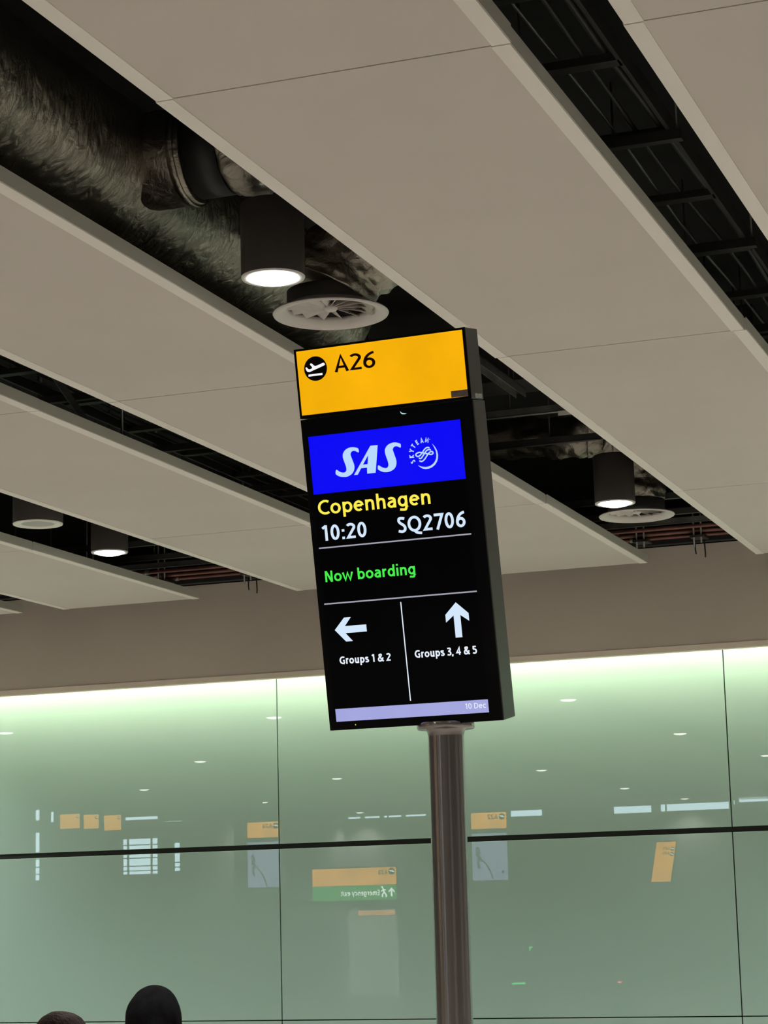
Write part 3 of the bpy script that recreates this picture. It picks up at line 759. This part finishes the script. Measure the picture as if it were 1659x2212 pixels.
for v_, h_ in ((-.0222, .0034), (-.162, .0034)):
    F.quads([[(-.2112, v_ - h_ / 2), (.195, v_ - h_ / 2), (.195, v_ + h_ / 2), (-.2112, v_ + h_ / 2)]], H2).build('rule', M['rule'], scr)
F.quads([[(-.0064, -.4164), (-.0036, -.4164), (-.0044, -.1726), (-.0072, -.1726)]], H2).build('divider', M['white_txt'], scr)
F.poly([(-0.1894, -0.2285), (-0.1614, -0.1994), (-0.1429, -0.1994), (-0.161, -0.2205), (-0.1033, -0.2205), (-0.1033, -0.238), (-0.161, -0.238), (-0.1429, -0.2591), (-0.1614, -0.2591)], H2).build('arrow', M['ice'], scr)
F.poly([(0.1378, -0.1844), (0.1683, -0.2129), (0.1683, -0.2319), (0.1466, -0.216), (0.1466, -0.2703), (0.1290, -0.2703), (0.1290, -0.216), (0.1078, -0.2319), (0.1078, -0.2129)], H2).build('arrow', M['ice'], scr)
F.quads([[(-.2088, -.4567), (.1963, -.4567), (.1963, -.4250), (-.2088, -.4250)]], H).build('footer_bar', M['lilac'], scr)
label_text('date_text', '10 Dec', 'white_txt', .1365, .19, -.4453, .0137, t=.13)
F.quads([[(-.1590, -.4680), (-.1566, -.4680), (-.1566, -.4655), (-.1590, -.4655)]], H).build('glow_mark', M['led_yellow'], sign)
F.poly([(.0405, .2945), (.0435, .2905), (.049, .288), (.0575, .2868), (.052, .2855), (.0455, .2862), (.042, .289)], H).build('glow_mark', M['glow_cyan'], sign)  # small glowing cyan crescent on the sign front
# header box
hd = bevel(F.box(-.2290, .2290, .3035, .4786, -.0890, 0).build('header_box', M['housing'], sign), .003)
F.box(-.2286, .2286, .3042, .4782, 0, .0008).build('header_front', M['bezel'], hd)
F.quads([[(-.2224, .3120), (.2208, .3108), (.2215, .4726), (-.2222, .4726)]], .0012).build('backlit_panel', M['yellow'], hd)
ci = [( -.1735 + .0312 * math.cos(2 * math.pi * i / 48), .4246 + .0306 * math.sin(2 * math.pi * i / 48)) for i in range(48)]
F.poly(ci, .0016).build('pictogram_disc', M['icon_black'], hd)
pl = [(-0.2005, 0.4287), (-0.1988, 0.4307), (-0.196, 0.4294), (-0.1909, 0.4245), (-0.182, 0.4277), (-0.1875, 0.4365), (-0.1846, 0.4388), (-0.1815, 0.4376), (-0.173, 0.4311), (-0.1535, 0.4361), (-0.1495, 0.4360), (-0.1474, 0.4335), (-0.1498, 0.4297), (-0.1825, 0.4201), (-0.19, 0.4179), (-0.1955, 0.419), (-0.1984, 0.4223)]
F.poly(smooth_loop(pl, 3), .0020).build('aeroplane_symbol', M['white_print'], hd)
F.quads([[(-.1942, .4067), (-.1560, .4067), (-.1560, .4118), (-.1942, .4118)]], .0020).build('runway_symbol', M['white_print'], hd)
F.quads(text_quads('A26', -.1228, -.0118, .4088, .0408, t=.145, gap=.06), .0016).build('gate_number', M['print_dark'], hd)
F.quads([[(.178, .3118), (.2214, .3108), (.2214, .3276), (.178, .3274)]], .0018).build('label_sticker', M['sticker'], hd)
F.box(.2290, .2296, .3065, .3175, -.076, -.028).build('silver_label', M['silver_label'], hd)

# ------------------------------------------------------------------ signs of the hall behind the viewer, seen only in the glass
def arrow_up(cx, cy, s): return [(cx, cy + s), (cx + .75 * s, cy + .25 * s), (cx + .75 * s, cy - .15 * s), (cx + .2 * s, cy + .3 * s), (cx + .2 * s, cy - s), (cx - .2 * s, cy - s), (cx - .2 * s, cy + .3 * s), (cx - .75 * s, cy - .15 * s), (cx - .75 * s, cy + .25 * s)]
def plane_icon(face, cx, cy, r, parent, h):
    face.poly([(cx + r * math.cos(2 * math.pi * i / 32), cy + r * math.sin(2 * math.pi * i / 32)) for i in range(32)], h).build('pictogram_disc', M['icon_black'], parent)
    face.poly([(cx + (a + .1735) / .031 * r, cy + (b - .4246) / .031 * r) for a, b in pl], h + .003).build('aeroplane_symbol', M['hall_white'], parent)

def totem(x, y, label, gate, w=.56, ztop=3.37, zhd=3.13, zs1=3.11, zs0=2.36, lean=0.0):
    t = empty('gate_totem', (x, y, 0), label, 'sign')
    # faces +y (towards the glass): u runs to -x
    fc = Face((0, .06, 0), (-1, 0, 0), (0, 0, 1))
    MB().lathe([(.05, 0), (.05, zs0 - .12)], n=24).build('pole', M['steel'], t)
    b = bevel(fc.box(-w / 2 - .04, w / 2 + .04, zs0 - .14, ztop + .03, -.12, 0).build('housing', M['housing'], t), .005)
    fc.quads([[(-w / 2, zhd), (w / 2, zhd), (w / 2, ztop), (-w / 2, ztop)]], .004).build('header_panel', M['hall_orange'], b)
    plane_icon(fc, -w / 2 + .07, ztop - .065, .048, b, .008)
    fc.quads(text_quads(gate, -w / 2 + .13, -w / 2 + .30, ztop - .10, .075, t=.18), .008).build('gate_number', M['icon_black'], b)
    s_ = fc.quads([[(-w / 2, zs0), (w / 2, zs0), (w / 2, zs1 - .05), (-w / 2, zs1 - .05)]], .004).build('map_screen', M['hall_map'], t)
    fc.quads(stroke(cr([(.22, 2.82), (.16, 2.70), (.06, 2.60), (.0, 2.50), (-.04, 2.38)]), .012), .008).build('map_line', M['hall_map_ink'], s_)
    fc.quads(stroke(cr([(.20, 2.86), (.16, 2.78), (.20, 2.74), (.16, 2.70), (.19, 2.62), (.17, 2.54)]), .02), .008).build('map_coast', M['hall_map_ink'], s_)
    fc.quads(stroke([(-.2, 2.46), (-.2, 2.50)], .02), .008).build('map_mark', M['hall_map_ink'], s_)
    fc.quads(text_quads('Toronto now', -w / 2 + .06, w / 2 - .02, zs0 - .085, .04, t=.16), .006).build('caption_text', M['hall_grey_txt'], b)
    return t
totem(-13.80, 1.05, 'gate totem with map screen behind the viewer, mirrored left of the left glass joint', 'A24')
totem(-10.09, 1.05, 'gate totem with map screen behind the viewer, mirrored just right of the steel pole', 'A22')

ex = empty('hanging_exit_sign', (-13.05, -.9, EYE + .1), 'hanging orange and green emergency exit sign, mirrored left of the steel pole', 'sign')
fx = Face((0, .05, 0), (-1, 0, 0), (0, 0, 1))
eb = bevel(fx.box(-.76, .76, .03, .67, -.1, 0).build('housing', M['housing'], ex), .005)
op = fx.quads([[(-.735, .37), (.735, .37), (.735, .65), (-.735, .65)]], .003).build('orange_panel', M['hall_orange'], ex)
gp = fx.quads([[(-.735, .13), (.735, .13), (.735, .365), (-.735, .365)]], .003).build('green_panel', M['hall_green'], ex)
plane_icon(fx, -.66, .58, .055, op, .006)
fx.quads(text_quads('A28', -.59, -.43, .535, .075, t=.18), .006).build('gate_number', M['icon_black'], op)
fx.poly(arrow_up(-.65, .25, .07), .006).build('arrow', M['hall_white'], gp)
rm = stroke([(-.50, .31), (-.52, .25), (-.56, .20), (-.55, .17)], .012) + stroke([(-.52, .25), (-.49, .21), (-.49, .17)], .012) + stroke([(-.55, .285), (-.51, .29), (-.47, .26)], .010) + [[(-.505, .315), (-.475, .315), (-.475, .345), (-.505, .345)]]
fx.quads(rm, .006).build('running_figure', M['hall_white'], gp)
fx.quads(text_quads('Emergency exit', -.44, .23, .205, .085, t=.15), .006).build('exit_text', M['hall_white'], gp)
for x in (-.6, .6): MB().tube([(x, 0, .67), (x, 0, TOP - EYE - .1)], .012, 10).build('hanger_rod', M['dark_metal'], ex)

orr = empty('blade_gate_sign', (-7.47, 1.1, EYE + .36), 'tilted plain orange blade sign behind the viewer, mirrored at the right under the black joint', 'sign')
fo = Face((0, .04, 0), Vector((-.97, 0, .0)), Vector((.20, 0, 1)))
fo.v = Vector((.19, 0, .98)).normalized(); fo.w = Vector((0, 1, 0))
ob = fo.box(-.155, .155, -.01, .60, -.08, 0).build('housing', M['housing'], orr)
fo.quads([[(-.145, 0), (.145, 0), (.145, .585), (-.145, .585)]], .003).build('orange_panel', M['hall_orange'], ob)
fo.quads(text_quads('A21', -.07, .03, .47, .04, t=.2), .006).build('gate_number', M['icon_black'], ob)
fo.quads(text_quads('A23', -.07, .03, .40, .04, t=.2), .006).build('gate_number', M['icon_black'], ob)
plane_icon(fo, -.108, .48, .03, ob, .006); plane_icon(fo, -.108, .40, .03, ob, .006)
MB().tube([(.12, 0, .60), (.12, 0, TOP - EYE - .36)], .012, 10).build('hanger_rod', M['dark_metal'], orr)

for x0, x1, z0, z1, lab in ((-21.74, -21.29, 3.77, 4.06, 'leftmost'), (-21.20, -20.86, 3.75, 4.03, 'middle'), (-20.74, -20.36, 3.70, 4.0, 'rightmost')):
    o = empty('hanging_gate_sign', ((x0 + x1) / 2, -6.9, z0), '%s of the three small orange hanging signs mirrored at the far left' % lab, 'sign')
    f_ = Face((0, .04, 0), (-1, 0, 0), (0, 0, 1)); w = (x1 - x0) / 2
    hb_ = f_.box(-w - .01, w + .01, -.01, z1 - z0 + .01, -.08, 0).build('housing', M['housing'], o)
    f_.quads([[(-w, 0), (w, 0), (w, z1 - z0), (-w, z1 - z0)]], .003).build('orange_panel', M['hall_orange'], hb_)
    plane_icon(f_, -w + .05, z1 - z0 - .06, .035, hb_, .006)
    MB().tube([(0, 0, z1 - z0), (0, 0, TOP - z0)], .01, 8).build('hanger_rod', M['dark_metal'], o)

# small lit things further down the hall
lw = empty('wall_lamp', (-21.05, BK + .06, 1.93), 'small warm wall lamp left of the lounge doorway, mirrored below the exit sign', 'light')
MB().lathe([(0, -.10), (.05, -.09), (.06, 0), (.05, .09), (0, .10)], n=20).build('globe', M['hall_warm'], lw)
MB().box(-.03, .03, -.06, -.02, -.04, .04).build('bracket', M['dark_metal'], lw)
ss = empty('doorway_sign', (-19.40, BK + .05, 1.86), 'small peach coloured lit sign over the lounge doorway, mirrored below the exit sign', 'sign')
MB().box(-.50, .52, -.04, 0, 0, .15).build('housing', M['housing'], ss)
MB().box(-.48, .50, 0, .006, .01, .14).build('lit_panel', M['hall_peach'], ss)
for x, z, m, lab in ((-10.28, .775, 'hall_led_green', 'green lit bar of a boarding reader, mirrored low right of the steel pole'), (-8.64, .775, 'hall_led_red', 'red lit bar of a boarding reader, mirrored low at the right')):
    o = empty('boarding_reader', (x, -.9, 0), lab, 'reader')
    MB().box(-.09, .09, -.12, .12, 0, .02).build('base_plate', M['steel'], o)
    MB().box(-.06, .06, -.08, .06, .02, .72).build('post', M['dark_metal'], o)
    bevel(MB().box(-.13, .13, -.12, .12, .72, .84).build('reader_head', M['housing'], o), .01)
    w = .11 if 'green' in m else .035
    MB().box(-w, w, .12, .126, .755, .78).build('light_bar', M[m], o)
    if 'green' in m:
        MB().tube([(.17, 0, .02), (.17, 0, 1.36)], .012, 10).build('mast', M['dark_metal'], o)
        MB().box(.16, .21, -.01, .012, 1.31, 1.33).box(.16, .18, -.01, .012, 1.27, 1.33).build('mast_light', M[m], o)
col = MB().lathe([(.30, 0), (.30, TOP)], n=32).build('column', M['wall'])
col.location = (-18.5, -9.0, 0)
tag(col, 'round grey hall column behind the viewer, seen only as a mirrored shade', 'column')

# ------------------------------------------------------------------ people
def capsules(spec, n=14):
    """spec: list of (p0, r0, p1, r1) tapered rods with round ends, joined by a voxel remesh"""
    mb = MB()
    for p0, ra, p1, rb in spec:
        p0, p1 = Vector(p0), Vector(p1)
        d = (p1 - p0); L = d.length
        d = d.normalized() if L > 1e-6 else Vector((0, 0, 1))
        pts = []; rs = []
        for i in range(6):
            a = math.pi / 2 * (1 - i / 6); pts.append(p0 - d * ra * math.sin(a)); rs.append(max(ra * math.cos(a), .0008))
        for i in range(7):
            t = i / 6; pts.append(p0.lerp(p1, t) if L > 1e-6 else p0 + d * 1e-4 * i); rs.append(ra + (rb - ra) * t)
        for i in range(1, 7):
            a = math.pi / 2 * i / 6; pts.append(p1 + d * rb * math.sin(a)); rs.append(max(rb * math.cos(a), .0008))
        mb.tube(pts, rs, n)
    return mb
def fused(mb, name, m, parent, voxel=.010, smooth=4):
    o = mb.build(name, m, parent)
    r = o.modifiers.new('remesh', 'REMESH'); r.mode = 'VOXEL'; r.voxel_size = voxel; r.use_smooth_shade = True
    s = o.modifiers.new('smooth', 'SMOOTH'); s.iterations = smooth; s.factor = .5
    return o
def hand(x, s):
    """relaxed hand hanging at the side; s = +1 right, -1 left"""
    sp_ = [((x, 0, .80), .024, (x, 0, .745), .026), ((x, .022, .775), .018, (x, .026, .735), .016), ((x, -.02, .775), .018, (x, -.024, .735), .015)]
    for i, (dy, L) in enumerate(((.030, .068), (.010, .076), (-.010, .070), (-.029, .055))):
        a = (x, dy, .735); b = (x - s * .006, dy + .004, .735 - L * .5); c = (x - s * .022, dy + .008, .735 - L)
        sp_ += [(a, .0092, b, .0085), (b, .0085, c, .0072)]
    sp_ += [((x - s * .008, .030, .785), .012, (x - s * .018, .052, .752), .0105), ((x - s * .018, .052, .752), .0105, (x - s * .022, .056, .722), .0085)]
    return sp_
def person(x, y, height, label, coat_m, leg_m, hooded):
    """stands facing +y, towards the glass wall"""
    p = empty('person', (x, y, 0), label, 'person')
    k = height / 1.72
    sc_ = lambda L: [tuple(Vector(q) * k if not isinstance(q, (int, float)) else q * k for q in e) for e in L]
    hz = 1.605
    body = [((0, 0, hz + .02), .085, (0, .015, hz - .04), .076), ((0, .035, hz - .045), .058, (0, .048, hz - .085), .036), ((0, -.02, hz + .02), .084, (0, -.01, hz), .08),
            ((0, .098, hz - .005), .010, (0, .112, hz - .035), .013), ((-.014, .097, hz - .072), .009, (.014, .097, hz - .072), .009),
            ((0, .0, 1.50), .055, (0, -.01, 1.40), .060), ((-.14, 0, 1.385), .055, (.14, 0, 1.385), .055),
            ((-.08, 0, 1.30), .105, (-.06, 0, 1.05), .095), ((.08, 0, 1.30), .105, (.06, 0, 1.05), .095), ((-.07, 0, .95), .105, (.07, 0, .95), .105)]
    for s in (-1, 1):
        body += [((s * .083, 0, hz), .010, (s * .088, -.008, hz - .03), .014), ((s * .083, -.004, hz + .02), .012, (s * .086, -.006, hz - .02), .010),
                 ((s * .175, 0, 1.37), .052, (s * .225, -.01, 1.10), .041), ((s * .225, -.01, 1.10), .040, (s * .235, 0, .83), .027),
                 ((s * .09, 0, .90), .085, (s * .095, .01, .50), .056), ((s * .095, .01, .50), .055, (s * .10, -.01, .09), .036), ((s * .10, -.02, .045), .038, (s * .105, .11, .03), .030)]
        body += hand(s * .237, s)
    b = fused(capsules(sc_(body)), 'body', M['skin'], p, .0075, 3)
    for s in (-1, 1):
        MB().lathe([(0, -.011 * k), (.008 * k, -.008 * k), (.011 * k, 0), (.008 * k, .008 * k), (0, .011 * k)], (s * .032 * k, .084 * k, hz * k), 16).build('eye', M['eye'], p)
    coat = [((-.145, -.005, 1.40), .075, (.145, -.005, 1.40), .075), ((-.085, -.005, 1.32), .135, (-.075, -.005, 1.05), .125), ((.085, -.005, 1.32), .135, (.075, -.005, 1.05), .125),
            ((-.08, 0, 1.02), .13, (-.085, 0, .78), .145), ((.08, 0, 1.02), .13, (.085, 0, .78), .145), ((0, -.015, 1.44), .085, (0, -.015, 1.47), .080)]
    for s in (-1, 1): coat += [((s * .18, 0, 1.38), .078, (s * .228, -.01, 1.10), .064), ((s * .228, -.01, 1.10), .064, (s * .236, 0, .845), .050)]
    fused(capsules(sc_(coat)), 'coat', M[coat_m], p, .011, 6)
    trou = [((-.06, 0, .93), .118, (.06, 0, .93), .118)]
    for s in (-1, 1): trou += [((s * .09, 0, .88), .10, (s * .096, .01, .50), .075), ((s * .096, .01, .50), .075, (s * .10, -.01, .11), .062)]
    fused(capsules(sc_(trou)), 'trousers', M[leg_m], p, .011, 5)
    for s in (-1, 1): fused(capsules(sc_([((s * .10, -.035, .047), .046, (s * .105, .12, .036), .036), ((s * .10, -.03, .07), .045, (s * .10, 0, .08), .045)])), 'shoe', M['shoe'], p, .009, 3)
    if hooded:
        hood = [((0, -.022, hz + .008), .112, (0, -.012, hz - .05), .110), ((0, -.05, hz + .0), .095, (0, -.055, hz - .06), .105), ((0, -.015, hz + .035), .098, (0, -.02, hz + .03), .098),
                ((0, -.03, hz - .09), .105, (0, -.02, hz - .17), .120), ((-.05, .0, hz - .13), .07, (.05, .0, hz - .13), .07)]
        fused(capsules(sc_(hood)), 'hood', M['black_cloth'], p, .008, 6)
    else:
        hair = [((0, -.018, hz + .022), .094, (0, -.03, hz - .02), .088), ((0, .02, hz + .045), .075, (0, -.02, hz + .045), .080), ((0, -.05, hz - .02), .07, (0, -.045, hz - .06), .055)]
        fused(capsules(sc_(hair)), 'hair', M['hair'], p, .007, 2)
    return p
person(-3.70, 7.54, 1.647, 'person with a black hood up, seen from behind at the lower left edge', 'black_cloth', 'grey_cloth', True)
person(-3.15, 5.80, 1.640, 'person with short dark brown hair at the lower left corner, seen from behind', 'navy_cloth', 'grey_cloth', False)
